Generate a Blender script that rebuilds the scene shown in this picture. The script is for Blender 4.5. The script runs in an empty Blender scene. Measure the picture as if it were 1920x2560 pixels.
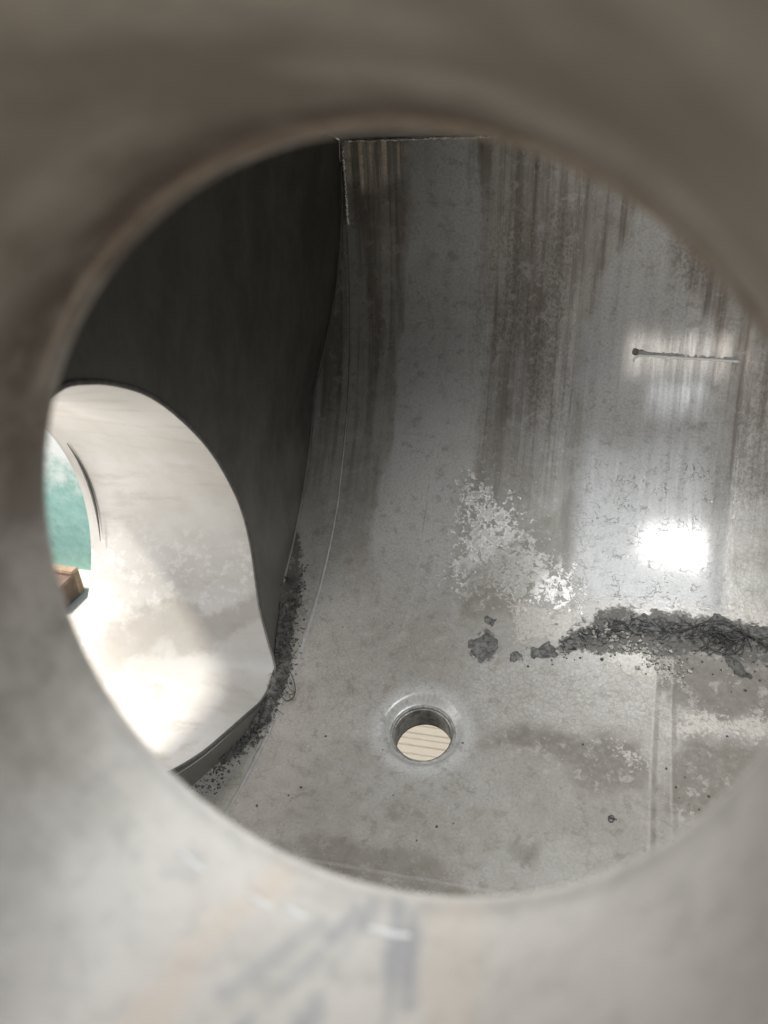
import bpy, bmesh, math, random
import numpy as np
from mathutils import Vector, Matrix, noise as mnoise

sc = bpy.context.scene
col = sc.collection
random.seed(7)
R_ = math.radians

# ------------------------------------------------------------------ camera
cam_d = bpy.data.cameras.new('camera')
cam = bpy.data.objects.new('camera', cam_d)
col.objects.link(cam)
rt = Vector((0.96351102, 0.26375604, -0.04559895))
up = Vector((-0.09508082, 0.49649978, 0.86281377))
fw = Vector((-0.25021221, 0.82699499, -0.50346115))
m = Matrix.Identity(4)
for i in range(3):
    m[i][0], m[i][1], m[i][2] = rt[i], up[i], -fw[i]
cam.matrix_world = m
cam_d.sensor_fit = 'VERTICAL'
cam_d.sensor_height = 36.0
cam_d.sensor_width = 27.0
cam_d.lens = 26.04
cam_d.clip_start = 0.002
cam_d.clip_end = 200
cam_d.dof.use_dof = True
cam_d.dof.focus_distance = 0.66
cam_d.dof.aperture_fstop = 8.2
sc.camera = cam

# ------------------------------------------------------------------ light
SUN_DIR = Vector((0.37, 0.14, -0.92)).normalized()     # the way the light travels
w = bpy.data.worlds.new('World')
sc.world = w
w.use_nodes = True
wn = w.node_tree
bg = wn.nodes['Background']
sky = wn.nodes.new('ShaderNodeTexSky')
sky.sky_type = 'NISHITA'
sky.sun_disc = False
sky.sun_elevation = math.asin(-SUN_DIR.z)
sky.sun_rotation = math.atan2(-SUN_DIR.x, -SUN_DIR.y)
sky.air_density = 1.0
sky.dust_density = 3.0
wn.links.new(sky.outputs[0], bg.inputs[0])
bg.inputs[1].default_value = 0.05

sun_d = bpy.data.lights.new('sun', 'SUN')
sun_d.energy = 2.4
sun_d.angle = R_(5.0)
sun_d.color = (1.0, 0.95, 0.87)
sun = bpy.data.objects.new('sun', sun_d)
sun.rotation_euler = SUN_DIR.to_track_quat('-Z', 'Y').to_euler()
col.objects.link(sun)


def area(name, loc, direction, sx, sy, energy, color, spread=180):
    d = bpy.data.lights.new(name, 'AREA')
    d.shape = 'RECTANGLE'
    d.size, d.size_y = sx, sy
    d.energy = energy
    d.color = color
    d.spread = R_(spread)
    o = bpy.data.objects.new(name, d)
    o.location = loc
    o.rotation_euler = Vector(direction).to_track_quat('-Z', 'Y').to_euler()
    col.objects.link(o)
    return o


# area lamps as daylight; unseen hatch and front slots placed to give the wall reflections
area('unseen_hatch_daylight', (0.105, 0.275, 0.034), (0, -0.16, -1), 0.205, 0.35, 0.62, (0.93, 0.97, 1.0), 138)
area('unseen_hatch_bright_sky', (0.150, 0.365, 0.016), (0, -0.16, -1), 0.082, 0.045, 0.22, (1.0, 0.99, 0.97), 130)
area('outlet_daylight', (-0.440, 0.315, -0.305), (1, 0.10, -0.05), 0.20, 0.26, 0.24, (1.0, 0.97, 0.93))
area('added_upper_slot_light', (0.155, 0.0742, 0.004), (0, 1, 0), 0.11, 0.085, 0.046, (0.93, 0.97, 1.0), 60)
area('added_slot_light', (0.145, 0.0742, -0.082), (0, 1, 0), 0.175, 0.062, 0.026, (1.0, 0.93, 0.86), 48)

sc.view_settings.view_transform = 'Standard'
sc.view_settings.look = 'None'
sc.view_settings.exposure = 1.5
sc.view_settings.gamma = 1.0
sc.view_settings.use_curve_mapping = False
sc.render.engine = 'CYCLES'
sc.cycles.use_denoising = True
sc.cycles.max_bounces = 10
sc.cycles.diffuse_bounces = 5
sc.cycles.glossy_bounces = 5
sc.cycles.sample_clamp_indirect = 4.0
sc.cycles.caustics_reflective = False
sc.cycles.caustics_refractive = False

# ------------------------------------------------------------------ tank frame
YC, ZC, R = 0.378, -0.140, 0.36          # axis of the round trough, radius
XL = -0.246                              # weld seam at the left end
XR = 0.45
YB = YC + R                              # vertical back wall
V0 = R * math.pi / 2                     # arc length where the wall turns vertical
VTOP = V0 + 0.094                        # top of the back wall
YF = 0.075                               # front wall
VF = -R * math.asin((YC - YF) / R)
ZF = ZC - R * math.cos(VF / R)           # where front wall meets the trough


def S(u, v, h=0.0):
    """point of the trough's inner face at x = u, arc length v (0 = lowest line), raised h"""
    if v > V0:
        return Vector((u, YB - h, ZC + (v - V0)))
    t = v / R
    return Vector((u, YC + (R - h) * math.sin(t), ZC - (R - h) * math.cos(t)))


def SN(v):
    if v > V0:
        return Vector((0, -1, 0))
    t = v / R
    return Vector((0, -math.sin(t), math.cos(t)))


# ------------------------------------------------------------------ helpers
def link(name, me, mat=None, parent=None):
    o = bpy.data.objects.new(name, me)
    col.objects.link(o)
    if mat:
        me.materials.append(mat)
    if parent:
        o.parent = parent
    return o


def tag(o, label=None, cat=None, group=None, kind=None):
    if label:
        o['label'] = label
    if cat:
        o['category'] = cat
    if group:
        o['group'] = group
    if kind:
        o['kind'] = kind
    return o


def empty(name, loc, label, cat):
    o = bpy.data.objects.new(name, None)
    o.location = loc
    o.empty_display_size = 0.02
    col.objects.link(o)
    return tag(o, label, cat)


def smooth(me):
    for p in me.polygons:
        p.use_smooth = True


def from_np(name, verts, faces, uv=None, attrs=None, sm=True):
    me = bpy.data.meshes.new(name)
    me.from_pydata([tuple(p) for p in verts], [], [tuple(f) for f in faces])
    if uv is not None:
        lay = me.uv_layers.new(name='UVMap')
        idx = np.empty(len(me.loops), dtype=np.int32)
        me.loops.foreach_get('vertex_index', idx)
        lay.data.foreach_set('uv', np.asarray(uv, dtype=np.float32)[idx].ravel())
    for k, a in (attrs or {}).items():
        at = me.attributes.new(k, 'FLOAT', 'POINT')
        at.data.foreach_set('value', np.asarray(a, dtype=np.float32).ravel())
    if sm:
        smooth(me)
    me.update()
    return me


def grid_faces(nu, nv, keep=None, flip=False):
    """index grid [i*nv + j]"""
    out = []
    for i in range(nu - 1):
        for j in range(nv - 1):
            a, b, c, d = i * nv + j, (i + 1) * nv + j, (i + 1) * nv + j + 1, i * nv + j + 1
            if keep is not None and not keep[i, j]:
                continue
            out.append((d, c, b, a) if flip else (a, b, c, d))
    return out


def box_bm(bm, c, s, rz=0.0, rx=0.0):
    mt = Matrix.Translation(c) @ Matrix.Rotation(rz, 4, 'Z') @ Matrix.Rotation(rx, 4, 'X') @ Matrix.Diagonal((s[0], s[1], s[2], 1))
    bmesh.ops.create_cube(bm, size=1.0, matrix=mt)


def bm_mesh(name, bm, bevel=0.0):
    if bevel:
        bmesh.ops.bevel(bm, geom=bm.edges[:], offset=bevel, segments=2, affect='EDGES')
    me = bpy.data.meshes.new(name)
    bm.to_mesh(me)
    bm.free()
    return me


def tube(bm, pts, rad, n=8, ref=Vector((0, 0, 1)), flat=1.0, closed=False):
    """a tube of radius rad (number or list) along pts; flat squashes it along the ref direction (a vector or one per point)"""
    pts = [Vector(p) for p in pts]
    N = len(pts)
    rings = []
    for i, p in enumerate(pts):
        a = pts[(i - 1) % N] if (closed or i) else pts[0]
        b = pts[(i + 1) % N] if (closed or i < N - 1) else pts[-1]
        t = (b - a).normalized()
        rf = ref[i] if isinstance(ref, list) else ref
        s = t.cross(rf)
        if s.length < 1e-6:
            s = t.cross(Vector((1, 0.3, 0.2)))
        s.normalize()
        q = s.cross(t).normalized()
        r = rad[i] if isinstance(rad, (list, tuple)) else rad
        rings.append([bm.verts.new(p + s * r * math.cos(2 * math.pi * k / n) + q * r * flat * math.sin(2 * math.pi * k / n)) for k in range(n)])
    for i in range(N if closed else N - 1):
        A, B = rings[i], rings[(i + 1) % N]
        for k in range(n):
            bm.faces.new((A[k], A[(k + 1) % n], B[(k + 1) % n], B[k]))
    if not closed:
        bm.faces.new(rings[0][::-1])
        bm.faces.new(rings[-1])
    for f in bm.faces:
        f.smooth = True


def resample(pts, step):
    pts = [np.array(p, float) for p in pts]
    out = [pts[0]]
    for a, b in zip(pts[:-1], pts[1:]):
        n = max(1, int(np.linalg.norm(b - a) / step))
        for k in range(1, n + 1):
            out.append(a + (b - a) * k / n)
    return out


def catmull(pts, n=8, closed=False):
    P = [np.array(p, float) for p in pts]
    N = len(P)
    out = []
    for i in range(N if closed else N - 1):
        g = lambda k: P[k % N] if closed else P[min(max(k, 0), N - 1)]
        p0, p1, p2, p3 = g(i - 1), g(i), g(i + 1), g(i + 2)
        for k in range(n):
            t = k / n
            out.append(0.5 * (2 * p1 + (p2 - p0) * t + (2 * p0 - 5 * p1 + 4 * p2 - p3) * t * t + (3 * p1 - p0 - 3 * p2 + p3) * t ** 3))
    if not closed:
        out.append(P[-1])
    return out


# value noise on arrays (for the outlines of stains)
_rng = np.random.default_rng(3)
_lat = _rng.random((256, 256))


def vnoise(x, y):
    xi, yi = np.floor(x).astype(int), np.floor(y).astype(int)
    fx, fy = x - xi, y - yi
    fx, fy = fx * fx * (3 - 2 * fx), fy * fy * (3 - 2 * fy)
    g = lambda a, b: _lat[a & 255, b & 255]
    return (g(xi, yi) * (1 - fx) + g(xi + 1, yi) * fx) * (1 - fy) + (g(xi, yi + 1) * (1 - fx) + g(xi + 1, yi + 1) * fx) * fy


def fbm(x, y, s, o=4):
    t, a, n = 0, 0.5, 0
    for k in range(o):
        t = t + a * vnoise(x * s + 17.3 * k, y * s + 9.1 * k)
        n += a
        a *= 0.5
        s *= 2.03
    return t / n - 0.5


def poly_sd(U, V, poly):
    """signed distance to a polygon, negative inside"""
    P = np.array(poly, float)
    d2 = np.full(U.shape, 1e9)
    ins = np.zeros(U.shape, bool)
    n = len(P)
    for i in range(n):
        a, b = P[i], P[(i + 1) % n]
        e = b - a
        wx, wy = U - a[0], V - a[1]
        t = np.clip((wx * e[0] + wy * e[1]) / (e @ e + 1e-12), 0, 1)
        d2 = np.minimum(d2, (wx - t * e[0]) ** 2 + (wy - t * e[1]) ** 2)
        c = (a[1] > V) != (b[1] > V)
        xx = a[0] + (V - a[1]) * e[0] / (e[1] if abs(e[1]) > 1e-9 else 1e-9)
        ins ^= c & (U < xx)
    d = np.sqrt(d2)
    return np.where(ins, -d, d)


def sstep(a, b, x):
    t = np.clip((x - a) / (b - a), 0, 1)
    return t * t * (3 - 2 * t)


def blob(U, V, poly, soft=0.004, amp=0.01, scale=60, an=1.0):
    sd = poly_sd(U, V, poly) + amp * 2 * fbm(U, V * an, scale)
    return 1 - sstep(-soft, soft, sd)


# ------------------------------------------------------------------ materials
class NT:
    def __init__(self, name):
        self.m = bpy.data.materials.new(name)
        self.m.use_nodes = True
        self.t = self.m.node_tree
        self.p = self.t.nodes['Principled BSDF']
        self._uv = None

    def n(self, typ, **kw):
        nd = self.t.nodes.new(typ)
        for k, v in kw.items():
            setattr(nd, k, v)
        return nd

    def set(self, sock, v):
        if hasattr(v, 'links') or isinstance(v, bpy.types.NodeSocket):
            self.t.links.new(v, sock)
        elif isinstance(v, (tuple, list)) and len(v) == 3 and sock.type == 'RGBA':
            sock.default_value = (*v, 1)
        else:
            sock.default_value = v

    def math(self, op, a, b=0.0, clamp=False):
        nd = self.n('ShaderNodeMath', operation=op, use_clamp=clamp)
        self.set(nd.inputs[0], a)
        self.set(nd.inputs[1], b)
        return nd.outputs[0]

    def mul(self, a, b):
        return self.math('MULTIPLY', a, b)

    def add(self, a, b):
        return self.math('ADD', a, b)

    def attr(self, name):
        return self.n('ShaderNodeAttribute', attribute_name=name).outputs['Fac']

    def coord(self, kind='uv', scale=(1, 1, 1)):
        if kind == 'uv':
            c = self.n('ShaderNodeUVMap', uv_map='UVMap').outputs[0]
        else:
            c = self.n('ShaderNodeTexCoord').outputs['Object']
        mp = self.n('ShaderNodeMapping')
        self.set(mp.inputs[0], c)
        mp.inputs['Scale'].default_value = scale
        return mp.outputs[0]

    def noise(self, vec, scale, detail=4, rough=0.55, dist=0.0):
        nd = self.n('ShaderNodeTexNoise')
        self.set(nd.inputs['Vector'], vec)
        nd.inputs['Scale'].default_value = scale
        nd.inputs['Detail'].default_value = detail
        nd.inputs['Roughness'].default_value = rough
        nd.inputs['Distortion'].default_value = dist
        return nd.outputs['Fac']

    def voro(self, vec, scale, feature='F1', out='Distance', rnd=1.0):
        nd = self.n('ShaderNodeTexVoronoi', feature=feature)
        self.set(nd.inputs['Vector'], vec)
        nd.inputs['Scale'].default_value = scale
        nd.inputs['Randomness'].default_value = rnd
        return nd.outputs[out]

    def ramp(self, v, a, b, lo=0.0, hi=1.0):
        nd = self.n('ShaderNodeMapRange', interpolation_type='SMOOTHSTEP')
        self.set(nd.inputs['Value'], v)
        for k, x in zip(('From Min', 'From Max', 'To Min', 'To Max'), (a, b, lo, hi)):
            nd.inputs[k].default_value = x
        return nd.outputs[0]

    def mix(self, f, a, b, blend='MIX'):
        nd = self.n('ShaderNodeMix', data_type='RGBA', blend_type=blend)
        self.set(nd.inputs['Factor'], f)
        self.set(nd.inputs['A'], a) if False else None
        ins = [s for s in nd.inputs if s.type == 'RGBA']
        self.set(ins[0], a)
        self.set(ins[1], b)
        return [s for s in nd.outputs if s.type == 'RGBA'][0]

    def mixf(self, f, a, b):
        nd = self.n('ShaderNodeMix', data_type='FLOAT')
        self.set(nd.inputs[0], f)
        self.set(nd.inputs[2], a)
        self.set(nd.inputs[3], b)
        return nd.outputs[0]

    def bump(self, h, strength=0.3, dist=0.001):
        nd = self.n('ShaderNodeBump')
        self.set(nd.inputs['Height'], h)
        nd.inputs['Strength'].default_value = strength
        nd.inputs['Distance'].default_value = dist
        self.set(self.p.inputs['Normal'], nd.outputs[0])

    def out(self, color=None, rough=None, metal=None, spec=None):
        if color is not None:
            self.set(self.p.inputs['Base Color'], color)
        if rough is not None:
            self.set(self.p.inputs['Roughness'], rough)
        if metal is not None:
            self.set(self.p.inputs['Metallic'], metal)
        if spec is not None:
            self.set(self.p.inputs['Specular IOR Level'], spec)
        return self.m


def mat_shell():
    T = NT('scaled_stainless')
    uv = T.coord()
    st = T.coord('uv', (1, 0.02, 1))
    st2 = T.coord('uv', (1, 0.06, 1))
    A = {k: T.attr(k) for k in ('wall', 'light', 'gran', 'flake', 'curl', 'mud', 'wet', 'crust', 'silt', 'cells', 'right', 'pale')}
    macro = T.noise(uv, 9, 5, 0.6)
    mid = T.noise(uv, 45, 5, 0.6)
    fine = T.noise(uv, 420, 4, 0.6)
    film_shade = T.ramp(macro, 0.3, 0.7)
    c = T.mix(film_shade, (0.33, 0.32, 0.303), (0.43, 0.425, 0.415))
    c = T.mix(T.ramp(mid, 0.45, 0.75, 0, 0.35), c, (0.25, 0.235, 0.20))
    # runs down the wall
    s1 = T.noise(st, 130, 5, 0.65)
    s2 = T.noise(st2, 420, 3, 0.6)
    run = T.mul(A['wall'], T.ramp(s1, 0.46, 0.66))
    c = T.mix(T.mul(run, 0.75), c, (0.115, 0.097, 0.084))
    s3 = T.noise(T.coord('uv', (1, 0.09, 1)), 38, 5, 0.62)
    c = T.mix(T.mul(A['wall'], T.ramp(s3, 0.47, 0.62, 0, 0.7)), c, (0.15, 0.128, 0.108))
    c = T.mix(T.mul(A['wall'], T.ramp(s3, 0.32, 0.44, 0.6, 0)), c, (0.45, 0.445, 0.43))
    run2 = T.mul(A['wall'], T.ramp(s2, 0.55, 0.72))
    c = T.mix(T.mul(run2, 0.35), c, (0.40, 0.39, 0.385))
    c = T.mix(T.mul(A['pale'], T.ramp(s1, 0.38, 0.56, 1.0, 0.15)), c, (0.95, 0.84, 0.72))  # corner reflection painted pale, broken up by the runs
    # pale clean run
    c = T.mix(T.mul(A['light'], T.ramp(mid, 0.2, 0.6, 0.6, 0.95)), c, (0.46, 0.472, 0.485))
    # granular dull band
    g = T.noise(T.coord('uv', (1, 0.75, 1)), 330, 3, 0.7, 0.4)
    gm = T.mul(A['gran'], T.ramp(g, 0.45, 0.58))
    c = T.mix(T.mul(A['gran'], 0.4), c, (0.20, 0.182, 0.165))
    c = T.mix(T.mul(gm, 0.6), c, (0.10, 0.09, 0.08))
    # blistered scale: round light cells with thin dark rims
    wob = T.n('ShaderNodeVectorMath', operation='ADD')
    nz = T.n('ShaderNodeTexNoise')
    T.set(nz.inputs['Vector'], uv)
    nz.inputs['Scale'].default_value = 160
    sc_ = T.n('ShaderNodeVectorMath', operation='SCALE')
    T.set(sc_.inputs[0], nz.outputs['Color'])
    sc_.inputs['Scale'].default_value = 0.006
    T.set(wob.inputs[0], uv)
    T.set(wob.inputs[1], sc_.outputs[0])
    wuv = wob.outputs[0]
    cd = T.voro(wuv, 190)
    rim = T.ramp(T.voro(wuv, 190, 'DISTANCE_TO_EDGE'), 0.02, 0.10, 1, 0)
    dot = T.ramp(cd, 0.16, 0.34, 1, 0)
    c = T.mix(T.mul(T.mul(A['cells'], dot), 0.35), c, (0.46, 0.455, 0.44))
    c = T.mix(T.mul(T.mul(A['cells'], rim), 0.42), c, (0.17, 0.165, 0.155))
    # large faint tide rings everywhere on the floor
    big = T.voro(wuv, 46, 'DISTANCE_TO_EDGE')
    ring = T.mul(T.ramp(big, 0.012, 0.05, 1, 0), T.math('SUBTRACT', 1.0, A['wall']))
    c = T.mix(T.mul(ring, T.ramp(mid, 0.4, 0.65, 0, 0.3)), c, (0.20, 0.19, 0.17))
    # curled dark edges of lifting film
    cn = T.noise(wuv, 75, 3, 0.55, 0.6)
    curl = T.mul(T.ramp(T.math('ABSOLUTE', T.math('SUBTRACT', cn, 0.53)), 0.006, 0.022, 1, 0), T.ramp(T.noise(uv, 60, 3), 0.42, 0.56))
    curl = T.mul(curl, A['curl'])
    c = T.mix(T.mul(curl, 0.8), c, (0.12, 0.125, 0.12))
    # flakes: film broken away to bright metal
    fl = T.noise(wuv, 175, 8, 0.72, 0.5)
    fk0 = T.add(T.mul(A['flake'], 0.22), fl)
    fk = T.mul(T.ramp(fk0, 0.64, 0.69), T.ramp(A['flake'], 0.02, 0.15))
    c = T.mix(T.mul(A['flake'], 0.35), c, (0.20, 0.193, 0.18))
    c = T.mix(T.mul(fk, T.ramp(mid, 0.25, 0.55, 0.6, 1.0)), c, (0.84, 0.845, 0.85))
    # mud / damp / crust / silt
    mn = T.noise(uv, 150, 5, 0.65)
    c = T.mix(T.mul(A['mud'], T.ramp(mn, 0.25, 0.6, 0.6, 0.92)), c, (0.125, 0.115, 0.096))
    c = T.mix(T.mul(A['wet'], 0.55), c, (0.185, 0.175, 0.15))
    cr = T.mul(T.ramp(T.add(T.mul(A['crust'], 0.25), T.noise(wuv, 300, 4, 0.65)), 0.63, 0.72), T.ramp(A['crust'], 0.03, 0.2))
    c = T.mix(T.mul(cr, 0.65), c, (0.52, 0.505, 0.47))
    sl = T.ramp(T.add(T.mul(A['silt'], 0.4), T.noise(uv, 190, 5, 0.7)), 0.62, 0.78)
    sl = T.mul(sl, T.ramp(A['silt'], 0.02, 0.2))
    c = T.mix(T.mul(sl, 0.9), c, (0.062, 0.06, 0.056))
    # fine pepper specks
    pep = T.mul(T.ramp(T.voro(uv, 115), 0.04, 0.085, 1, 0), T.ramp(T.noise(uv, 26, 2), 0.52, 0.62))
    c = T.mix(T.mul(pep, 0.65), c, (0.09, 0.085, 0.075))
    c = T.mix(T.ramp(fine, 0.35, 0.65, 0, 0.30), c, (0.19, 0.182, 0.168))
    bl = T.noise(wuv, 85, 5, 0.7)
    c = T.mix(T.ramp(bl, 0.54, 0.66, 0, 0.45), c, (0.42, 0.415, 0.405))
    c = T.mix(T.ramp(bl, 0.34, 0.46, 0.42, 0), c, (0.17, 0.160, 0.142))
    spl = T.mul(T.ramp(T.voro(wuv, 260), 0.10, 0.22, 1, 0), T.ramp(T.noise(uv, 40, 3), 0.48, 0.6))
    c = T.mix(T.mul(spl, 0.45), c, (0.50, 0.49, 0.46))
    # shallow pressed seams of the sheet
    sx = T.n('ShaderNodeSeparateXYZ')
    T.set(sx.inputs[0], uv)
    uu, vv = sx.outputs[0], sx.outputs[1]
    wig = T.mul(T.math('SUBTRACT', mid, 0.5), 0.0012)
    def line(d, w0, w1):
        return T.ramp(T.math('ABSOLUTE', T.add(d, wig)), w0, w1, 1, 0)
    d1 = T.math('SUBTRACT', uu, T.add(T.mul(vv, 0.0396), 0.0752))
    d2 = T.math('SUBTRACT', uu, T.add(T.mul(vv, 0.0148), 0.0924))
    below = T.ramp(vv, 0.165, 0.185, 1, 0)
    d3 = T.math('SUBTRACT', vv, T.add(T.mul(uu, 0.062), -0.0585))
    left = T.ramp(uu, 0.02, 0.10, 1, 0)
    d4 = T.add(T.add(uu, 0.1475), T.mul(T.ramp(vv, 0.14, 0.22, 1, 0), 0.006))
    jt = T.ramp(vv, 0.14, 0.19)
    ridge = T.math('MAXIMUM', T.mul(T.math('MAXIMUM', line(d1, 0.0004, 0.0018), T.mul(line(d2, 0.0004, 0.0016), 0.7)), below),
                   T.math('MAXIMUM', T.mul(line(d3, 0.0006, 0.0024), left), T.mul(T.mul(line(d4, 0.0006, 0.0034), 0.45), T.mul(jt, T.ramp(vv, 0.36, 0.52, 1, 0.12)))))
    d1s, d2s = T.math('SUBTRACT', d1, 0.0032), T.math('SUBTRACT', d2, 0.0030)
    d4s = T.add(d4, 0.0021)
    crack = T.mul(T.mul(T.mul(line(d4s, 0.0002, 0.0008), jt), T.ramp(vv, 0.33, 0.42, 1, 0)), T.ramp(T.noise(uv, 70, 3), 0.45, 0.6))
    groove = T.math('MAXIMUM', T.mul(T.math('MAXIMUM', line(d1s, 0.0006, 0.0028), line(d2s, 0.0006, 0.0028)), below), crack)
    broken = T.ramp(T.noise(uv, 50, 3), 0.3, 0.6, 0.35, 1.0)
    c = T.mix(T.mul(T.mul(ridge, broken), 0.34), c, (0.45, 0.445, 0.43))
    c = T.mix(T.mul(T.mul(groove, broken), 0.5), c, (0.12, 0.112, 0.098))
    # gloss
    dirt = T.math('MAXIMUM', T.math('MAXIMUM', A['mud'], sl), T.math('MAXIMUM', T.mul(A['gran'], 0.8), T.mul(A['cells'], 0.5)))
    met = T.mixf(dirt, T.mixf(A['light'], 0.28, 0.08), 0.06)
    met = T.mixf(fk, met, 0.62)
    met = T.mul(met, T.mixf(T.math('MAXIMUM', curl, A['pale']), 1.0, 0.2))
    ro = T.mixf(dirt, T.mixf(A['light'], T.ramp(mid, 0.3, 0.7, 0.24, 0.36), 0.27), 0.55)
    met = T.mixf(A['right'], met, T.mul(met, 0.2))
    ro = T.mixf(A['right'], ro, T.mul(ro, 0.34))
    spec = T.mul(T.mixf(A['right'], 0.5, 0.34), T.mixf(A['wall'], 1.0, T.mul(T.ramp(s1, 0.40, 0.60, 1.0, 0.35), T.ramp(s2, 0.42, 0.60, 0.55, 1.0))))
    ro = T.mixf(fk, ro, 0.30)
    h = T.add(T.mul(fine, 0.5), T.mul(cd, T.mul(A['cells'], 0.5)))
    h = T.add(h, T.mul(T.ramp(g, 0.4, 0.6), T.mul(A['gran'], 0.5)))
    h = T.add(h, T.mul(sl, T.mul(T.noise(uv, 420, 4, 0.7), 3.0)))
    h = T.add(h, T.mul(T.math('SUBTRACT', ridge, groove), 0.5))
    h = T.add(h, T.mul(curl, 0.8))
    h = T.math('SUBTRACT', h, T.mul(fk, 0.9))
    h = T.mul(h, T.mixf(A['right'], 1.0, 0.22))
    T.bump(h, 0.20, 0.0010)
    c = T.mix(1.0, c, (1.0, 0.968, 0.915), 'MULTIPLY')
    return T.out(c, ro, met, spec)


def mat_metal(name, base, dark, metal=0.35, rough=0.38, scale=30, streak=(1, 1, 1), amt=0.6, bump=0.15, dist=0.0006):
    T = NT(name)
    o = T.coord('obj', streak)
    n1 = T.noise(o, scale, 6, 0.62)
    n2 = T.noise(o, scale * 9, 4, 0.6)
    c = T.mix(T.ramp(n1, 0.38, 0.68, 0, amt), base, dark)
    c = T.mix(T.ramp(n2, 0.4, 0.7, 0, amt * 0.4), c, dark)
    T.bump(n2, bump, dist)
    return T.out(c, T.ramp(n1, 0.3, 0.7, rough - 0.06, rough + 0.1), metal)


def mat_pipe():
    T = NT('pipe_stainless')
    uv = T.coord()
    o = T.coord('obj')
    A = {k: T.attr(k) for k in ('brown', 'peach', 'blue', 'lip', 'tint', 'film_shade')}
    n1 = T.noise(o, 38, 5, 0.6)
    n2 = T.noise(o, 150, 4, 0.6)
    c = T.mix(T.ramp(n1, 0.3, 0.7), (0.50, 0.463, 0.405), (0.60, 0.56, 0.495))
    c = T.mix(T.ramp(n2, 0.45, 0.7, 0, 0.35), c, (0.29, 0.27, 0.24))
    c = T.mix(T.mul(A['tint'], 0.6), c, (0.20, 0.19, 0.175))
    c = T.mix(T.mul(A['film_shade'], T.ramp(T.noise(o, 24, 5, 0.65), 0.38, 0.6, 0.45, 0.95)), c, (0.175, 0.150, 0.122))  # shade of the upper pipe put into the colour, mottled
    c = T.mix(T.mul(A['peach'], 0.5), c, (0.58, 0.46, 0.35))
    c = T.mix(T.mul(A['blue'], 0.62), c, (0.23, 0.235, 0.255))
    c = T.mix(T.mul(A['brown'], T.ramp(n2, 0.3, 0.55, 0.5, 0.95)), c, (0.075, 0.048, 0.030))
    T.bump(n2, 0.1, 0.0006)
    return T.out(c, 0.55, 0.12)


M_shell = mat_shell()
M_pipe = mat_pipe()
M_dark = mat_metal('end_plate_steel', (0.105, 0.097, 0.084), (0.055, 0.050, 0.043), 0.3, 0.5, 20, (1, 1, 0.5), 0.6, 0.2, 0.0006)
_t = M_dark.node_tree
_p = _t.nodes['Principled BSDF']
_src = _p.inputs['Base Color'].links[0].from_socket
_tc, _sx, _nz = (_t.nodes.new(k) for k in ('ShaderNodeTexCoord', 'ShaderNodeSeparateXYZ', 'ShaderNodeTexNoise'))
_nz.inputs['Scale'].default_value = 26
_nz.inputs['Detail'].default_value = 5
_t.links.new(_tc.outputs['Object'], _sx.inputs[0])
_t.links.new(_tc.outputs['Object'], _nz.inputs['Vector'])
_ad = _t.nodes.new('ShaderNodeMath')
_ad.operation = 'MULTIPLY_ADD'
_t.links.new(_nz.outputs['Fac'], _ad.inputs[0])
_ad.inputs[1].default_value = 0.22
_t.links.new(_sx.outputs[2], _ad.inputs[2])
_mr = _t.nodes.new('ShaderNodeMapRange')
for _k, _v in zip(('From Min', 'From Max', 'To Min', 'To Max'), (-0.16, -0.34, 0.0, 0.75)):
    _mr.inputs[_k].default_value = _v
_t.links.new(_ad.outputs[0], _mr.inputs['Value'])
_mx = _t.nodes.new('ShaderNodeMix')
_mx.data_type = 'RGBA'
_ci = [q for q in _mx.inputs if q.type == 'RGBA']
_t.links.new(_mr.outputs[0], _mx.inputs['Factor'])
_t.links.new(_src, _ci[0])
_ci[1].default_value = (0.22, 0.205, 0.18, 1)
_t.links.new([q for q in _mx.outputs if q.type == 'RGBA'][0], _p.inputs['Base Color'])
M_plain = mat_metal('plain_steel', (0.38, 0.37, 0.355), (0.25, 0.24, 0.22), 0.35, 0.42, 25)
M_weld = mat_metal('weld_bead', (0.48, 0.47, 0.455), (0.34, 0.33, 0.31), 0.4, 0.38, 160, bump=0.4, dist=0.001)
M_seam = mat_metal('film_covered_weld', (0.40, 0.395, 0.385), (0.29, 0.28, 0.265), 0.25, 0.4, 120, bump=0.2, dist=0.0006)
M_scar_shadow = mat_metal('scar_shadow_tone', (0.235, 0.228, 0.215), (0.17, 0.16, 0.145), 0.2, 0.5, 120, bump=0.2, dist=0.0006)
M_pale = mat_metal('pale_scratch', (0.78, 0.76, 0.72), (0.7, 0.68, 0.64), 0.0, 0.5, 120)
M_weldb = mat_metal('bright_weld', (0.66, 0.63, 0.60), (0.34, 0.30, 0.27), 0.85, 0.26, 260, bump=0.6, dist=0.001)
M_ring = mat_metal('sooty_weld_and_scar_shadow', (0.14, 0.135, 0.125), (0.07, 0.066, 0.06), 0.35, 0.5, 120, bump=0.5, dist=0.001)
M_bead = mat_metal('tinted_weld', (0.36, 0.29, 0.225), (0.13, 0.085, 0.055), 0.2, 0.5, 38, amt=0.9)
M_sock = mat_metal('grimy_socket', (0.34, 0.33, 0.31), (0.14, 0.13, 0.115), 0.3, 0.45, 170, amt=0.85, bump=0.5, dist=0.001)
M_thread = mat_metal('thread_steel', (0.36, 0.345, 0.31), (0.12, 0.11, 0.095), 0.55, 0.36, 140, amt=0.8, bump=0.4, dist=0.001)


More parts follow.
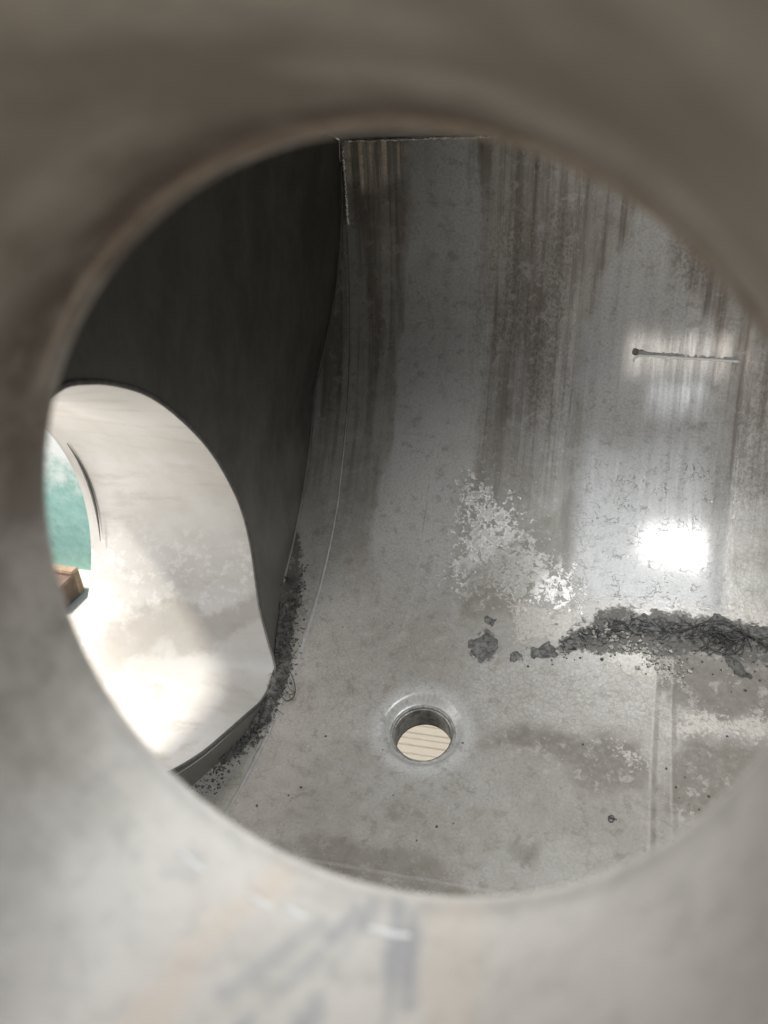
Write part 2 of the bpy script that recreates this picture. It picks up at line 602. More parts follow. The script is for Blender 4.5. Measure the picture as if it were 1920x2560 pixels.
def mat_outlet():
    T = NT('dusty_outlet_steel')
    o = T.coord('obj')
    st = T.coord('obj', (0.25, 1, 1))
    n1 = T.noise(o, 16, 5, 0.6)
    n2 = T.noise(st, 55, 5, 0.65)
    n3 = T.noise(o, 260, 4, 0.6)
    sep = T.n('ShaderNodeSeparateXYZ')
    T.set(sep.inputs[0], o)
    z = T.add(sep.outputs[2], T.mul(T.math('SUBTRACT', n1, 0.5), 0.13))
    c = T.mix(T.ramp(n1, 0.3, 0.7), (0.40, 0.385, 0.36), (0.48, 0.47, 0.455))
    c = T.mix(T.ramp(n2, 0.5, 0.72, 0, 0.5), c, (0.32, 0.295, 0.255))
    white = T.mul(T.ramp(T.noise(o, 120, 5, 0.7), 0.5, 0.62), T.mul(T.ramp(z, -0.45, -0.40), T.ramp(z, -0.37, -0.33, 1, 0)))
    c = T.mix(T.mul(white, 0.45), c, (0.62, 0.61, 0.60))
    dark_band = T.mul(T.ramp(z, -0.46, -0.445), T.ramp(z, -0.43, -0.415, 1, 0))  # uneven darker band low inside the outlet pipe
    c = T.mix(T.mul(dark_band, 0.6), c, (0.28, 0.26, 0.23))
    spk = T.mul(T.ramp(T.voro(o, 150), 0.05, 0.1, 1, 0), T.ramp(n2, 0.5, 0.6))
    c = T.mix(T.mul(spk, 0.5), c, (0.2, 0.18, 0.15))
    T.bump(n3, 0.15, 0.0006)
    return T.out(c, 0.45, 0.12)


M_outlet = mat_outlet()


def mat_rough(name, a, b, scale, rough=0.85, bump=0.5, dist=0.002, c3=None, stretch=(1, 1, 1)):
    T = NT(name)
    o = T.coord('obj', stretch)
    n1 = T.noise(o, scale, 6, 0.65)
    n2 = T.noise(o, scale * 5, 4, 0.65)
    c = T.mix(T.ramp(n1, 0.35, 0.65), a, b)
    if c3:
        c = T.mix(T.ramp(n2, 0.6, 0.68), c, c3)
    T.bump(T.add(n1, n2), bump, dist)
    return T.out(c, rough, 0.0)


M_sludge = mat_rough('grey_sludge', (0.075, 0.073, 0.069), (0.225, 0.22, 0.205), 240, 0.75, 0.9, 0.0015, (0.27, 0.265, 0.245))
M_silt = mat_rough('dark_silt', (0.065, 0.062, 0.057), (0.19, 0.182, 0.168), 190, 0.85, 0.9, 0.002, (0.20, 0.19, 0.17))
M_fibre = mat_rough('dark_fibre', (0.03, 0.03, 0.028), (0.07, 0.068, 0.062), 300, 0.7, 0.2, 0.0005)
M_flake = mat_rough('pale_flake', (0.50, 0.48, 0.44), (0.34, 0.32, 0.28), 300, 0.7, 0.3, 0.0005)
M_ground = mat_rough('pale_concrete', (0.10, 0.09, 0.078), (0.07, 0.064, 0.057), 6, 0.9, 0.3, 0.003)
M_slab = mat_rough('pale_slab', (0.62, 0.59, 0.54), (0.54, 0.51, 0.46), 6, 0.9, 0.3, 0.003)

# ------------------------------------------------------------------ the tank
tank = empty('steel_tank', (0.1, YC, -0.5), 'scale-streaked stainless steel tank with a round trough floor, seen from inside through its pipe', 'tank')


def place(o):
    o.parent = tank
    o.matrix_parent_inverse = Matrix.Translation(-Vector(tank.location))
    return o


# left edge of the trough: where it meets the end plate
XB_V = [-0.37, -0.12, -0.03, 0.008, 0.036, 0.072, 0.107, 0.155, 0.206, 0.42, 0.461, 0.523, 0.60, 0.70]
XB_X = [-0.286, -0.290, -0.288, -0.275, -0.265, -0.262, -0.266, -0.278, -0.287, -0.286, -0.276, -0.262, -0.250, -0.247]


def xb(v):
    return np.interp(v, XB_V, XB_X)


DR_U, DR_V, DR_R = -0.112, 0.0735, 0.0256

# --- trough shell
us = np.concatenate([np.linspace(-0.30, 0.22, 236), np.linspace(0.228, XR, 26)])
vs = np.concatenate([np.linspace(VF, V0, 372), np.linspace(V0, VTOP, 40)[1:]])
NU, NV = len(us), len(vs)
U, V = np.meshgrid(us, vs, indexing='ij')
XBv = xb(V)
t_ = np.clip((U + 0.30) / 0.12, 0, 1)
U = np.where(t_ < 1, XBv + t_ * (-0.18 - XBv), U)
du, dv = U - DR_U, V - DR_V
dr = np.hypot(du, dv)
RH = 0.0282
push = np.where((dr < RH + 0.0035) & (dr > 1e-6), 1.0, 0.0)
newr = np.where(dr < RH + 0.0035, np.maximum(dr, RH), dr)
U = np.where(push > 0, DR_U + du / np.maximum(dr, 1e-6) * newr, U)
V = np.where(push > 0, DR_V + dv / np.maximum(dr, 1e-6) * newr, V)
Hd = -0.0068 * (1 - sstep(RH, RH + 0.0092, np.where(dr < RH, RH, dr)))
# gentle dents so that reflections are not ruler straight
Hd = Hd + 0.0007 * fbm(U, V, 9, 3) + 0.0008 * np.exp(-((U + 0.16) / 0.02) ** 2 - ((V - 0.055) / 0.008) ** 2) * -3
T_ = np.minimum(V, V0) / R
X3 = U
Y3 = np.where(V > V0, YB - Hd, YC + (R - Hd) * np.sin(T_))
Z3 = np.where(V > V0, ZC + V - V0, ZC - (R - Hd) * np.cos(T_))
keep = ~((dr[:-1, :-1] < RH) & (dr[1:, :-1] < RH) & (dr[1:, 1:] < RH) & (dr[:-1, 1:] < RH))
att = {}
att['wall'] = sstep(0.24, 0.42, V + 0.05 * fbm(U, V, 18))
att['light'] = blob(U, V, [(-0.183, 0.62), (-0.185, 0.577), (-0.19, 0.488), (-0.189, 0.41), (-0.190, 0.371), (-0.194, 0.321), (-0.196, 0.282), (-0.198, 0.255), (-0.19, 0.213), (-0.18, 0.18), (-0.159, 0.17), (-0.132, 0.187), (-0.121, 0.233), (-0.118, 0.27), (-0.112, 0.331), (-0.108, 0.371), (-0.103, 0.415), (-0.105, 0.49), (-0.107, 0.552), (-0.13, 0.66), (-0.17, 0.66)], 0.006, 0.017, 60, 0.25) * sstep(0.16, 0.33, V + 0.06 * fbm(U, V * 0.4, 45))
att['light'] = np.maximum(att['light'], 0.8 * blob(U, V, [(-0.003, 0.485), (-0.002, 0.359), (0.008, 0.221), (0.128, 0.232), (0.124, 0.412), (0.115, 0.47), (0.05, 0.6), (0.03, 0.6)], 0.006, 0.018, 60, 0.22))
att['light'] = np.maximum(att['light'], 0.6 * (1 - sstep(0.004, 0.010, np.abs(U + 0.065 + 0.02 * fbm(U * 0.1, V, 12)))) * sstep(0.40, 0.5, V) * sstep(-0.1, 0.1, fbm(U, V * 0.2, 90)))
att['gran'] = blob(U, V, [(-0.107, 0.552), (-0.102, 0.415), (-0.11, 0.345), (-0.076, 0.334), (-0.022, 0.339), (-0.013, 0.422), (-0.02, 0.493), (-0.042, 0.60), (-0.077, 0.62)], 0.020, 0.035, 55, 0.2) * sstep(-0.22, 0.12, fbm(U + 2, V * 0.22, 55))
att['gran'] = np.maximum(att['gran'], 0.8 * blob(U, V, [(0.045, 0.63), (0.06, 0.64), (0.09, 0.60), (0.10, 0.53), (0.075, 0.52), (0.06, 0.56)], 0.006, 0.012, 40))
att['gran'] = np.maximum(att['gran'], 0.7 * blob(U, V, [(0.135, 0.58), (0.24, 0.58), (0.24, 0.33), (0.135, 0.33)], 0.012, 0.02, 30))
FL = [(-0.116, 0.335), (-0.115, 0.277), (-0.115, 0.238), (-0.094, 0.212), (-0.053, 0.208), (0.004, 0.206), (0.016, 0.235), (-0.010, 0.268), (-0.057, 0.310), (-0.088, 0.338)]
att['flake'] = 1 - sstep(-0.034, 0.026, poly_sd(U, V, FL) + 0.03 * fbm(U, V, 40))
att['light'] = np.maximum(att['light'], 0.9 * (1 - sstep(0.038, 0.052, dr)))
att['pale'] = blob(U, V, [(-0.243, 0.67), (-0.243, 0.625), (-0.23, 0.612), (-0.205, 0.618), (-0.192, 0.625), (-0.19, 0.67)], 0.008, 0.012, 60)  # bright reflection in the top left corner, painted as a pale patch
att['curl'] = 1 - sstep(-0.012, 0.012, poly_sd(U, V, [(-0.0, 0.336), (0.008, 0.215), (0.032, 0.205), (0.093, 0.223), (0.128, 0.235), (0.122, 0.369), (0.095, 0.375), (0.02, 0.361)]))
mud = 0
for pl in ([(-0.059, 0.068), (-0.038, 0.085), (0.001, 0.093), (0.05, 0.1), (0.072, 0.098), (0.076, 0.077), (0.072, 0.052), (0.051, 0.043), (0.037, 0.044), (0.019, 0.053), (0.003, 0.067), (-0.028, 0.07)],
           [(0.085, 0.187), (0.24, 0.195), (0.24, 0.136), (0.146, 0.13), (0.12, 0.132), (0.102, 0.137), (0.087, 0.152)],
           [(0.094, 0.093), (0.113, 0.109), (0.149, 0.114), (0.24, 0.116), (0.24, 0.05), (0.128, 0.028), (0.089, 0.035), (0.09, 0.068)]):
    mud = np.maximum(mud, blob(U, V, pl, 0.009, 0.013, 45))
att['mud'] = mud
wet = 0
for pl in ([(-0.192, -0.06), (-0.155, -0.045), (-0.125, -0.046), (-0.102, -0.04), (-0.08, -0.042), (-0.067, -0.056), (-0.051, -0.068), (-0.117, -0.080), (-0.151, -0.080)],
           [(-0.024, -0.016), (-0.002, -0.01), (0.003, -0.025), (-0.013, -0.036)],
           [(-0.098, 0.236), (-0.02, 0.311), (-0.005, 0.335), (0.002, 0.266), (-0.052, 0.199), (-0.096, 0.192)],
           [(-0.128, -0.005), (-0.11, 0.004), (-0.105, -0.02), (-0.12, -0.03)]):
    wet = np.maximum(wet, blob(U, V, pl, 0.006, 0.010, 45))
att['wet'] = wet
crust = 0
for pl in ([(0.085, 0.105), (0.105, 0.130), (0.135, 0.134), (0.24, 0.137), (0.24, 0.116), (0.142, 0.117), (0.105, 0.110)],
           [(0.050, 0.092), (0.072, 0.089), (0.076, 0.073), (0.065, 0.073), (0.049, 0.080)],
           [(0.020, 0.187), (0.074, 0.190), (0.095, 0.178), (0.105, 0.150), (0.083, 0.160), (0.047, 0.165), (0.021, 0.171)],
           [(0.13, 0.232), (0.24, 0.24), (0.24, 0.2), (0.18, 0.21), (0.13, 0.222)],
           [(-0.06, 0.215), (0.01, 0.215), (0.015, 0.185), (-0.04, 0.175)]):
    crust = np.maximum(crust, 1 - sstep(-0.010, 0.010, poly_sd(U, V, pl) + 0.02 * fbm(U, V, 50)))
att['crust'] = crust
silt = 0
for pl in ([(-0.32, 0.29), (-0.285, 0.262), (-0.270, 0.225), (-0.262, 0.174), (-0.256, 0.134), (-0.249, 0.105), (-0.248, 0.069), (-0.253, 0.033), (-0.270, 0.002), (-0.30, -0.004), (-0.32, 0.1)],
           [(-0.011, 0.168), (0.0, 0.185), (0.016, 0.199), (0.028, 0.212), (0.052, 0.220), (0.093, 0.222), (0.136, 0.226), (0.2, 0.219), (0.22, 0.19), (0.152, 0.185), (0.1, 0.18), (0.046, 0.178), (0.022, 0.173)],
           [(-0.088, 0.167), (-0.072, 0.182), (-0.058, 0.172), (-0.06, 0.16), (-0.072, 0.15), (-0.084, 0.161)],
           [(-0.031, 0.167), (-0.007, 0.173), (-0.010, 0.164), (-0.026, 0.16)], [(-0.052, 0.161), (-0.04, 0.165), (-0.035, 0.16), (-0.045, 0.155)]):
    silt = np.maximum(silt, 1 - sstep(-0.007, 0.006, poly_sd(U, V, pl) + 0.016 * fbm(U, V, 60)))
att['silt'] = silt
att['cells'] = np.maximum(0.9 * blob(U, V, [(-0.07, 0.158), (-0.005, 0.158), (0.1, 0.16), (0.24, 0.14), (0.24, 0.10), (0.076, 0.107), (0.001, 0.093), (-0.06, 0.082), (-0.083, 0.114)], 0.014, 0.02, 30),
                          0.35 * (1 - sstep(0.25, 0.4, V)) * sstep(0.0, 0.1, V))
att['cells'] = np.maximum(att['cells'], 0.6 * blob(U, V, [(0.13, 0.36), (0.24, 0.36), (0.24, 0.22), (0.13, 0.22)], 0.014, 0.02, 30))
att['right'] = sstep(-0.03, 0.0, U) * (1 - sstep(0.13, 0.15, U)) * sstep(0.2, 0.25, V)
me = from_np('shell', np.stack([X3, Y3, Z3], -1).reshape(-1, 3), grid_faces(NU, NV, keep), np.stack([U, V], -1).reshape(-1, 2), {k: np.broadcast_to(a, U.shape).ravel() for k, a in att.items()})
bm = bmesh.new()
bm.from_mesh(me)
bmesh.ops.delete(bm, geom=[v for v in bm.verts if not v.link_faces], context='VERTS')
bm.to_mesh(me)
bm.free()
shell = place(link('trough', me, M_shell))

# --- left end plate: from the trough's edge to the round hole
HOLE = [(-0.268, 0.3062, -0.1318), (-0.269, 0.3333, -0.1375), (-0.271, 0.3629, -0.1506), (-0.274, 0.3943, -0.1698), (-0.279, 0.4311, -0.2012), (-0.284, 0.4711, -0.2453), (-0.286, 0.4985, -0.2923), (-0.287, 0.5124, -0.3299), (-0.288, 0.5184, -0.3699), (-0.288, 0.5171, -0.4031), (-0.284, 0.5091, -0.430), (-0.274, 0.4968, -0.4580), (-0.2645, 0.4852, -0.4800), (-0.2640, 0.4690, -0.4878), (-0.264, 0.4475, -0.4885), (-0.266, 0.4193, -0.4794), (-0.270, 0.3892, -0.4715), (-0.277, 0.3602, -0.4660), (-0.286, 0.3255, -0.4520),
        (-0.289, 0.275, -0.412), (-0.288, 0.232, -0.362), (-0.286, 0.212, -0.300), (-0.282, 0.214, -0.235), (-0.276, 0.238, -0.178), (-0.270, 0.272, -0.144)]
hole = catmull(HOLE, 6, closed=True)
hole = [np.array(p) for p in hole]
hc = np.mean(hole, axis=0)
# outer profile of the end plate (closed loop on the trough's edge)
prof = []
for v in np.linspace(VF, VTOP, 120):
    p = S(0, float(v))
    prof.append((float(xb(v)), p.y, p.z))
for k in range(1, 40):
    f = k / 40
    prof.append((-0.247 + (-0.262 + 0.247) * f, YB + (YF - YB) * f, -0.046 + (0.062 + 0.046) * f))
for k in range(0, 30):
    f = k / 30
    prof.append((-0.262 + (-0.286 + 0.262) * f, YF, 0.062 + (ZF - 0.062) * f))


def by_angle(loop, n=240):
    L = np.array(loop)
    a = np.unwrap(np.arctan2(L[:, 2] - hc[2], L[:, 1] - hc[1]))
    if a[-1] < a[0]:
        L, a = L[::-1], a[::-1]
    a0 = np.concatenate([a - 2 * np.pi, a, a + 2 * np.pi])
    L0 = np.concatenate([L, L, L])
    o = np.argsort(a0)
    th = np.linspace(0, 2 * np.pi, n, endpoint=False)
    th = th + 2 * np.pi * np.floor((a.min() - th) / (2 * np.pi) + 1)
    return np.stack([np.interp(th, a0[o], L0[o, i]) for i in range(3)], -1)


NA = 240
outer = by_angle(prof, NA)
inner = by_angle(hole, NA)
rows = 14
pv = []
for j in range(rows):
    f = j / (rows - 1)
    q = inner * (1 - f) + outer * f
    q[:, 0] -= 0.0
    pv.append(q)
pv = np.stack(pv)
fc = []
for j in range(rows - 1):
    for k in range(NA):
        a, b = j * NA + k, j * NA + (k + 1) % NA
        fc.append((a, a + NA, b + NA, b))
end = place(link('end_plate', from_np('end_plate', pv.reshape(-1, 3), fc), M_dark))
# sooty weld round the hole
bm = bmesh.new()
tube(bm, [Vector(p) + Vector((0.0012, 0, 0)) for p in inner], 0.0017, 8, Vector((1, 0, 0)), 0.8, True)
place(link('hole_weld', bm_mesh('hole_weld', bm), M_ring))

# --- outlet pipe beyond the hole
XM = -0.43
MC, MR = np.array([XM, 0.340, -0.312]), 0.148
mouth = []
for k in range(NA):
    d = inner[k] - hc
    a = math.atan2(d[2], d[1])
    mouth.append((XM, MC[1] + MR * math.cos(a), MC[2] + MR * math.sin(a)))
mouth = np.array(mouth)
lv, nl = [], 24
for j in range(nl):
    f = j / (nl - 1)
    g = f * f * (3 - 2 * f) * 0.5 + f * 0.5
    q = inner * (1 - g) + mouth * g
    q[:, 0] = inner[:, 0] * (1 - f) + XM * f
    lv.append(q)
# outside skin
ctr = (hc + MC) / 2
for j in range(nl - 1, -1, -1):
    q = lv[j].copy()
    d = q - np.array([0, 1, 1]) * (hc * (1 - j / (nl - 1)) + MC * (j / (nl - 1)))
    d[:, 0] = 0
    d /= np.linalg.norm(d, axis=1)[:, None]
    q = q + d * 0.006
    lv.append(q)
lv = np.stack(lv)
fc = []
for j in range(len(lv) - 1):
    for k in range(NA):
        a, b = j * NA + k, j * NA + (k + 1) % NA
        fc.append((a, b, b + NA, a + NA))
outlet = place(link('outlet_pipe', from_np('outlet_pipe', lv.reshape(-1, 3), fc), M_outlet))

bm = bmesh.new()
gp = [mouth[k] for k in np.argsort(np.arctan2(mouth[:, 2] - MC[2], mouth[:, 1] - MC[1]))]
gp = [Vector((XM + 0.011, MC[1] + (p[1] - MC[1]) * 0.993, MC[2] + (p[2] - MC[2]) * 0.993)) for p in gp if -0.30 < math.atan2(p[2] - MC[2], p[1] - MC[1]) < 0.42]
tube(bm, gp, [0.0011 * math.sin(math.pi * (k + 0.5) / len(gp)) + 0.0002 for k in range(len(gp))], 6, Vector((1, 0, 0)))
b = link('mouth_slit', bm_mesh('mouth_slit', bm), M_ring)
b.parent = outlet

# --- roof with unseen hatch opening, front wall with added unseen slots, right end
def sheet(name, P, ulist, vlist, skip, mat, thick):
    """flat sheet P(u,v) as thick quads, cells in skip left open"""
    bm = bmesh.new()
    nrm = (P(1, 0) - P(0, 0)).cross(P(0, 1) - P(0, 0)).normalized() * thick
    vt = {}
    def g(i, j, s):
        if (i, j, s) not in vt:
            vt[(i, j, s)] = bm.verts.new(P(ulist[i], vlist[j]) + nrm * s)
        return vt[(i, j, s)]
    cells = {(i, j) for i in range(len(ulist) - 1) for j in range(len(vlist) - 1) if not skip((ulist[i] + ulist[i + 1]) / 2, (vlist[j] + vlist[j + 1]) / 2)}
    for i, j in cells:
        bm.faces.new((g(i, j, 0), g(i + 1, j, 0), g(i + 1, j + 1, 0), g(i, j + 1, 0)))
        bm.faces.new((g(i, j + 1, 1), g(i + 1, j + 1, 1), g(i + 1, j, 1), g(i, j, 1)))
        for (di, dj), (p, q) in {(-1, 0): ((i, j + 1), (i, j)), (1, 0): ((i + 1, j), (i + 1, j + 1)), (0, -1): ((i, j), (i + 1, j)), (0, 1): ((i + 1, j + 1), (i, j + 1))}.items():
            if (i + di, j + dj) not in cells:
                bm.faces.new((g(*q, 0), g(*p, 0), g(*p, 1), g(*q, 1)))
    return place(link(name, bm_mesh(name, bm), mat))


def P_roof(u, y):
    return Vector((u, y, -0.046 + (YB - y) * 0.163))


sheet('roof', P_roof, [-0.30, 0.0, 0.03, 0.095, 0.21, XR], [YF - 0.004, 0.095, 0.175, 0.455, YB + 0.004],
      lambda u, y: (0.0 < u < 0.21 and 0.095 < y < 0.455) and not (0.03 < u < 0.095 and y < 0.175), M_plain, 0.004)
NPI = Vector((0.02733196, 0.9713014, -0.23627642))
CPI = Vector((-0.03516951, 0.1088747, -0.08071361)) + up * 0.0020 + rt * 0.0001
PS = 0.98           # radius factor of the pipe
PE1 = Vector((0.99960432, -0.02502839, 0.0))
PE2 = Vector((0.00664608, 0.23618293, 0.97168588))
A0 = 0.12386


def in_pipe(x, z):
    # radial distance of a front-wall point from the pipe's axis
    q = Vector((x, YF, z)) - CPI
    q = q - NPI * q.dot(NPI)
    return q.length < 0.0795


sheet('front_wall', lambda u, z: Vector((u, YF, z)), [round(float(a), 4) for a in np.arange(-0.30, XR + 0.001, 0.005)], [round(float(a), 4) for a in np.linspace(ZF, 0.062, 80)],
      lambda u, z: in_pipe(u, z) or (0.055 < u < 0.235 and -0.115 < z < -0.05) or (0.098 < u < 0.212 and -0.04 < z < 0.048), M_plain, -0.004)
bm = bmesh.new()
box_bm(bm, (XR + 0.002, (YF + YB) / 2, -0.22), (0.004, YB - YF + 0.01, 0.60))
place(link('right_end_plate', bm_mesh('right_end_plate', bm), M_plain))

# --- the pipe we look through
prof = [(0.026, 0.0772), (0.030, 0.0765)]
for k in range(60):
    prof.append((0.032 + k * 0.00150, 0.0765))
prof = [p for p in prof if p[0] < 0.1185]
prof += [(0.1195, 0.0764), (0.1207, 0.0761), (0.1219, 0.0757), (0.1230, 0.0755), (0.1238, 0.0757), (0.1243, 0.0764), (0.1244, 0.0775), (0.1244, 0.0795), (0.1236, 0.0805), (0.100, 0.0806), (0.026, 0.0806), (0.0250, 0.0795), (0.0252, 0.078), (0.026, 0.0772)]
NP = 360
th = np.linspace(0, 2 * np.pi, NP + 1)
pa = np.array([p[0] for p in prof])
pr = np.array([p[1] * PS for p in prof])
Ag, Th = np.meshgrid(pa, th, indexing='ij')
Rg = np.repeat(pr[:, None], NP + 1, 1)
dent = 0.0004 * fbm(np.cos(Th) * 0.076 + Ag, np.sin(Th) * 0.076, 20, 2)
Rg = Rg + np.where(Rg < 0.0785, dent * 0.5, 0)
C0, N_, E1, E2 = (np.array(q) for q in (CPI, NPI, PE1, PE2))
Pp = C0 + (Ag - A0)[..., None] * N_ + (Rg * np.cos(Th))[..., None] * E1 + (Rg * np.sin(Th))[..., None] * E2
deg = (np.degrees(Th) + 270) % 360 - 270       # -270..90, lowest line near -90
arc = deg / 180 * np.pi * 0.0765
pu, pvv = arc, Ag
def pblob(pts, soft, amp, scale, half):
    """a stain along a path of (degrees, a)"""
    d = np.full(Ag.shape, 1e9)
    for (d0, a0), (d1, a1) in zip(pts[:-1], pts[1:]):
        x0, x1 = d0 / 180 * np.pi * 0.0765, d1 / 180 * np.pi * 0.0765
        ex, ey = x1 - x0, a1 - a0
        t = np.clip(((pu - x0) * ex + (pvv - a0) * ey) / (ex * ex + ey * ey), 0, 1)
        d = np.minimum(d, np.hypot(pu - x0 - t * ex, pvv - a0 - t * ey))
    return 1 - sstep(half - soft, half + soft, d + amp * 2 * fbm(pu, pvv, scale))
pat = {}
deg_b = -170
pat['peach'] = np.maximum(pblob([(-104, 0.118), (-105.6, 0.1124), (-107.9, 0.1057), (-109.1, 0.0956), (-110, 0.07)], 0.003, 0.003, 90, 0.0035),
                          0.6 * pblob([(-75, 0.118), (-72, 0.10), (-70, 0.085)], 0.004, 0.004, 90, 0.005))
pat['blue'] = np.maximum.reduce([pblob([(-90.6, 0.1181), (-91.2, 0.1118), (-93.4, 0.104), (-97.5, 0.0906), (-100, 0.08)], 0.0016, 0.0030, 130, 0.0012),
                                 pblob([(-84.0, 0.1194), (-82.8, 0.1104), (-80.6, 0.0977), (-79.5, 0.085)], 0.0016, 0.0030, 130, 0.0014),
                                 pblob([(-81.4, 0.119), (-80.2, 0.1099), (-78.2, 0.0981)], 0.0014, 0.0026, 130, 0.0010),
                                 0.8 * pblob([(-88.5, 0.1185), (-89.5, 0.108), (-90.5, 0.096), (-91, 0.08)], 0.0016, 0.003, 120, 0.0010),
                                 0.7 * pblob([(-95, 0.112), (-98, 0.103), (-103, 0.090)], 0.0016, 0.003, 120, 0.0012)])
ringn = 0.5 + fbm(pu, pvv * 3, 45)
top = (np.abs(((np.degrees(Th) - 95 + 180) % 360) - 180))       # 0 at the top of the pipe
pat['brown'] = np.clip((1 - sstep(0.0, 0.013, np.abs(Ag - 0.1150 + 0.012 * fbm(pu, pvv, 60)))) * (1 - sstep(35, 80, np.abs(((np.degrees(Th) - 112 + 180) % 360) - 180) + 20 * fbm(pu, pvv, 30))) + 0.0, 0, 1) * sstep(0.12, 0.5, ringn + 0.1)
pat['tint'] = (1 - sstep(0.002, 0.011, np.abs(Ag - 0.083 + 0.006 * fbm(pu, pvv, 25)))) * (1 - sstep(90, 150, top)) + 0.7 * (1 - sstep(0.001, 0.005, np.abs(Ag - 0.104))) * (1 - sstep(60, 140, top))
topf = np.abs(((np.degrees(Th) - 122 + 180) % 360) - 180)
pat['film_shade'] = 1 - sstep(78, 128, topf + 45 * fbm(pu, pvv, 22) + 12 * fbm(pu, pvv, 90))  # shaded top and left side of the pipe, painted as a brown tone
pat['lip'] = sstep(0.118, 0.121, Ag)
fcs = grid_faces(len(pa), NP + 1, flip=True)
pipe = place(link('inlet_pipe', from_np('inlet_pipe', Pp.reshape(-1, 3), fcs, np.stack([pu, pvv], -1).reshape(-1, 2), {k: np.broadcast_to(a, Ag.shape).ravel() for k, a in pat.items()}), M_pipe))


def P_pipe(deg, a, r):
    t = R_(deg)
    return CPI + NPI * (a - A0) + PE1 * (r * PS * math.cos(t)) + PE2 * (r * PS * math.sin(t))


bm = bmesh.new()
tube(bm, [P_pipe(-18 + k * 2.2, 0.1195, 0.0776) for k in range(92)], [0.0003 + 0.0019 * math.sin(math.pi * k / 91) ** 0.6 + 0.0003 * math.sin(k * 1.7) * math.sin(math.pi * k / 91) for k in range(92)], 10, Vector((0, 1, 0)))
b = link('rim_weld', bm_mesh('rim_weld', bm), M_bead)
b.parent = pipe
# short bright scratches of the weld line inside the pipe
for (d0, d1, a) in ((-120.5, -115.0, 0.1098), (-107.5, -103, 0.1102), (-101.5, -97.5, 0.1114), (-88, -80.8, 0.1132)):
    bm = bmesh.new()
    n = 8
    tube(bm, [P_pipe(d0 + (d1 - d0) * k / n, a + 0.0002 * math.sin(k), 0.0765) for k in range(n + 1)], [0.0003 + 0.0005 * math.sin(math.pi * k / n) for k in range(n + 1)], 6, Vector((0, 0, 1)), 0.3)
    b = link('ring_scratch', bm_mesh('ring_scratch', bm), M_pale)
    b.parent = pipe

# --- welds and added dark strips on the trough
def bead(name, path, rad, mat, flat=0.5, wob=0.0, h=0.0, step=0.004, fade=0.0):
    """raised weld or added dark strip along (u, v) points on the trough"""
    pts = resample(path, step)
    bm = bmesh.new()
    rr = [rad * (1 + wob * (random.random() - 0.5) * 2) for _ in pts]
    n_ = len(pts)
    for k in range(n_):
        if fade and k < fade * n_:
            rr[k] *= 0.15 + 0.85 * k / (fade * n_)
        if fade and n_ - 1 - k < 0.2 * n_:
            rr[k] *= 0.15 + 0.85 * (n_ - 1 - k) / (0.2 * n_)
    rr[0] *= 0.4
    rr[-1] *= 0.4
    tube(bm, [S(float(p[0]), float(p[1]), h) for p in pts], rr, 8, [SN(float(p[1])) for p in pts], flat)
    return place(link(name, bm_mesh(name, bm), mat))


seam = [(-0.2475, 0.42), (-0.2465, 0.345), (-0.2450, 0.291), (-0.2455, 0.218), (-0.246, 0.115), (-0.246, 0.032), (-0.246, -0.09)]
bead('end_seam', seam, 0.0022, M_seam, 0.26, 0.15, fade=0.5)
bead('end_seam', [(-0.2462, 0.58), (-0.2475, 0.491), (-0.2470, 0.345)], 0.0005, M_dark, 0.5)
b = bead('wall_scar', [(0.0395, 0.4600), (0.0400, 0.4635), (0.043, 0.4655), (0.055, 0.4658), (0.073, 0.4652), (0.10, 0.4648), (0.133, 0.4638)], 0.0012, M_pale, 0.7, 0.3, 0.0002, 0.002)
b['label'] = 'bright raised horizontal weld scar'
bead('scar_shadow', [(0.0385, 0.4685), (0.042, 0.4688), (0.055, 0.4676), (0.073, 0.4670), (0.10, 0.4666), (0.130, 0.4656)], 0.0021, M_scar_shadow, 0.12, 0.5, 0.0, 0.002)  # shadow above the scar painted in as a dark flat strip
bead('scar_shadow', [(0.037, 0.4695), (0.040, 0.4690), (0.043, 0.4685)], 0.0030, M_ring, 0.12, 0.3, 0.0, 0.001)
bead('added_edge_cover', [(float(xb(v)) + 0.0006, v) for v in np.linspace(0.20, 0.64, 40)], 0.0022, M_dark, 0.6, 0.2, 0.0, 0.005)  # dark bead added along the trough's edge to hide its bright lit line
# stitch weld in the top left corner
bm = bmesh.new()
zz = np.linspace(-0.052, -0.122, 46)
tube(bm, [Vector((-0.2445 + 0.0006 * random.random(), YB - 0.0016, float(z))) for z in zz], [0.0010 + 0.0013 * random.random() for _ in zz], 7, Vector((0, 1, 0)))
place(link('corner_weld', bm_mesh('corner_weld', bm), M_weldb))
bm = bmesh.new()
xx = np.linspace(-0.244, -0.10, 60)
tube(bm, [Vector((float(x), YB - 0.002, -0.0485 + 0.0008 * random.random())) for x in xx], [0.0007 + 0.0012 * random.random() for _ in xx], 7, Vector((0, 1, 0)))
place(link('roof_weld', bm_mesh('roof_weld', bm), M_weldb))

# --- drain socket, threaded
nd = SN(DR_V)
cd = S(DR_U, DR_V)
ex = Vector((1, 0, 0))
ey = nd.cross(ex)


def lathe(name, prof, mat, parent, n=96, helix=0.0):
    bm = bmesh.new()
    rings = []
    for (r, h) in prof:
        rings.append([bm.verts.new(cd + ex * r * math.cos(2 * math.pi * k / n) + ey * r * math.sin(2 * math.pi * k / n) + nd * h) for k in range(n)])
    for A, B in zip(rings[:-1], rings[1:]):
        for k in range(n):
            f = bm.faces.new((A[k], B[k], B[(k + 1) % n], A[(k + 1) % n]))
            f.smooth = True
    o = link(name, bm_mesh(name, bm), mat)
    if parent:
        o.parent = parent
    return o


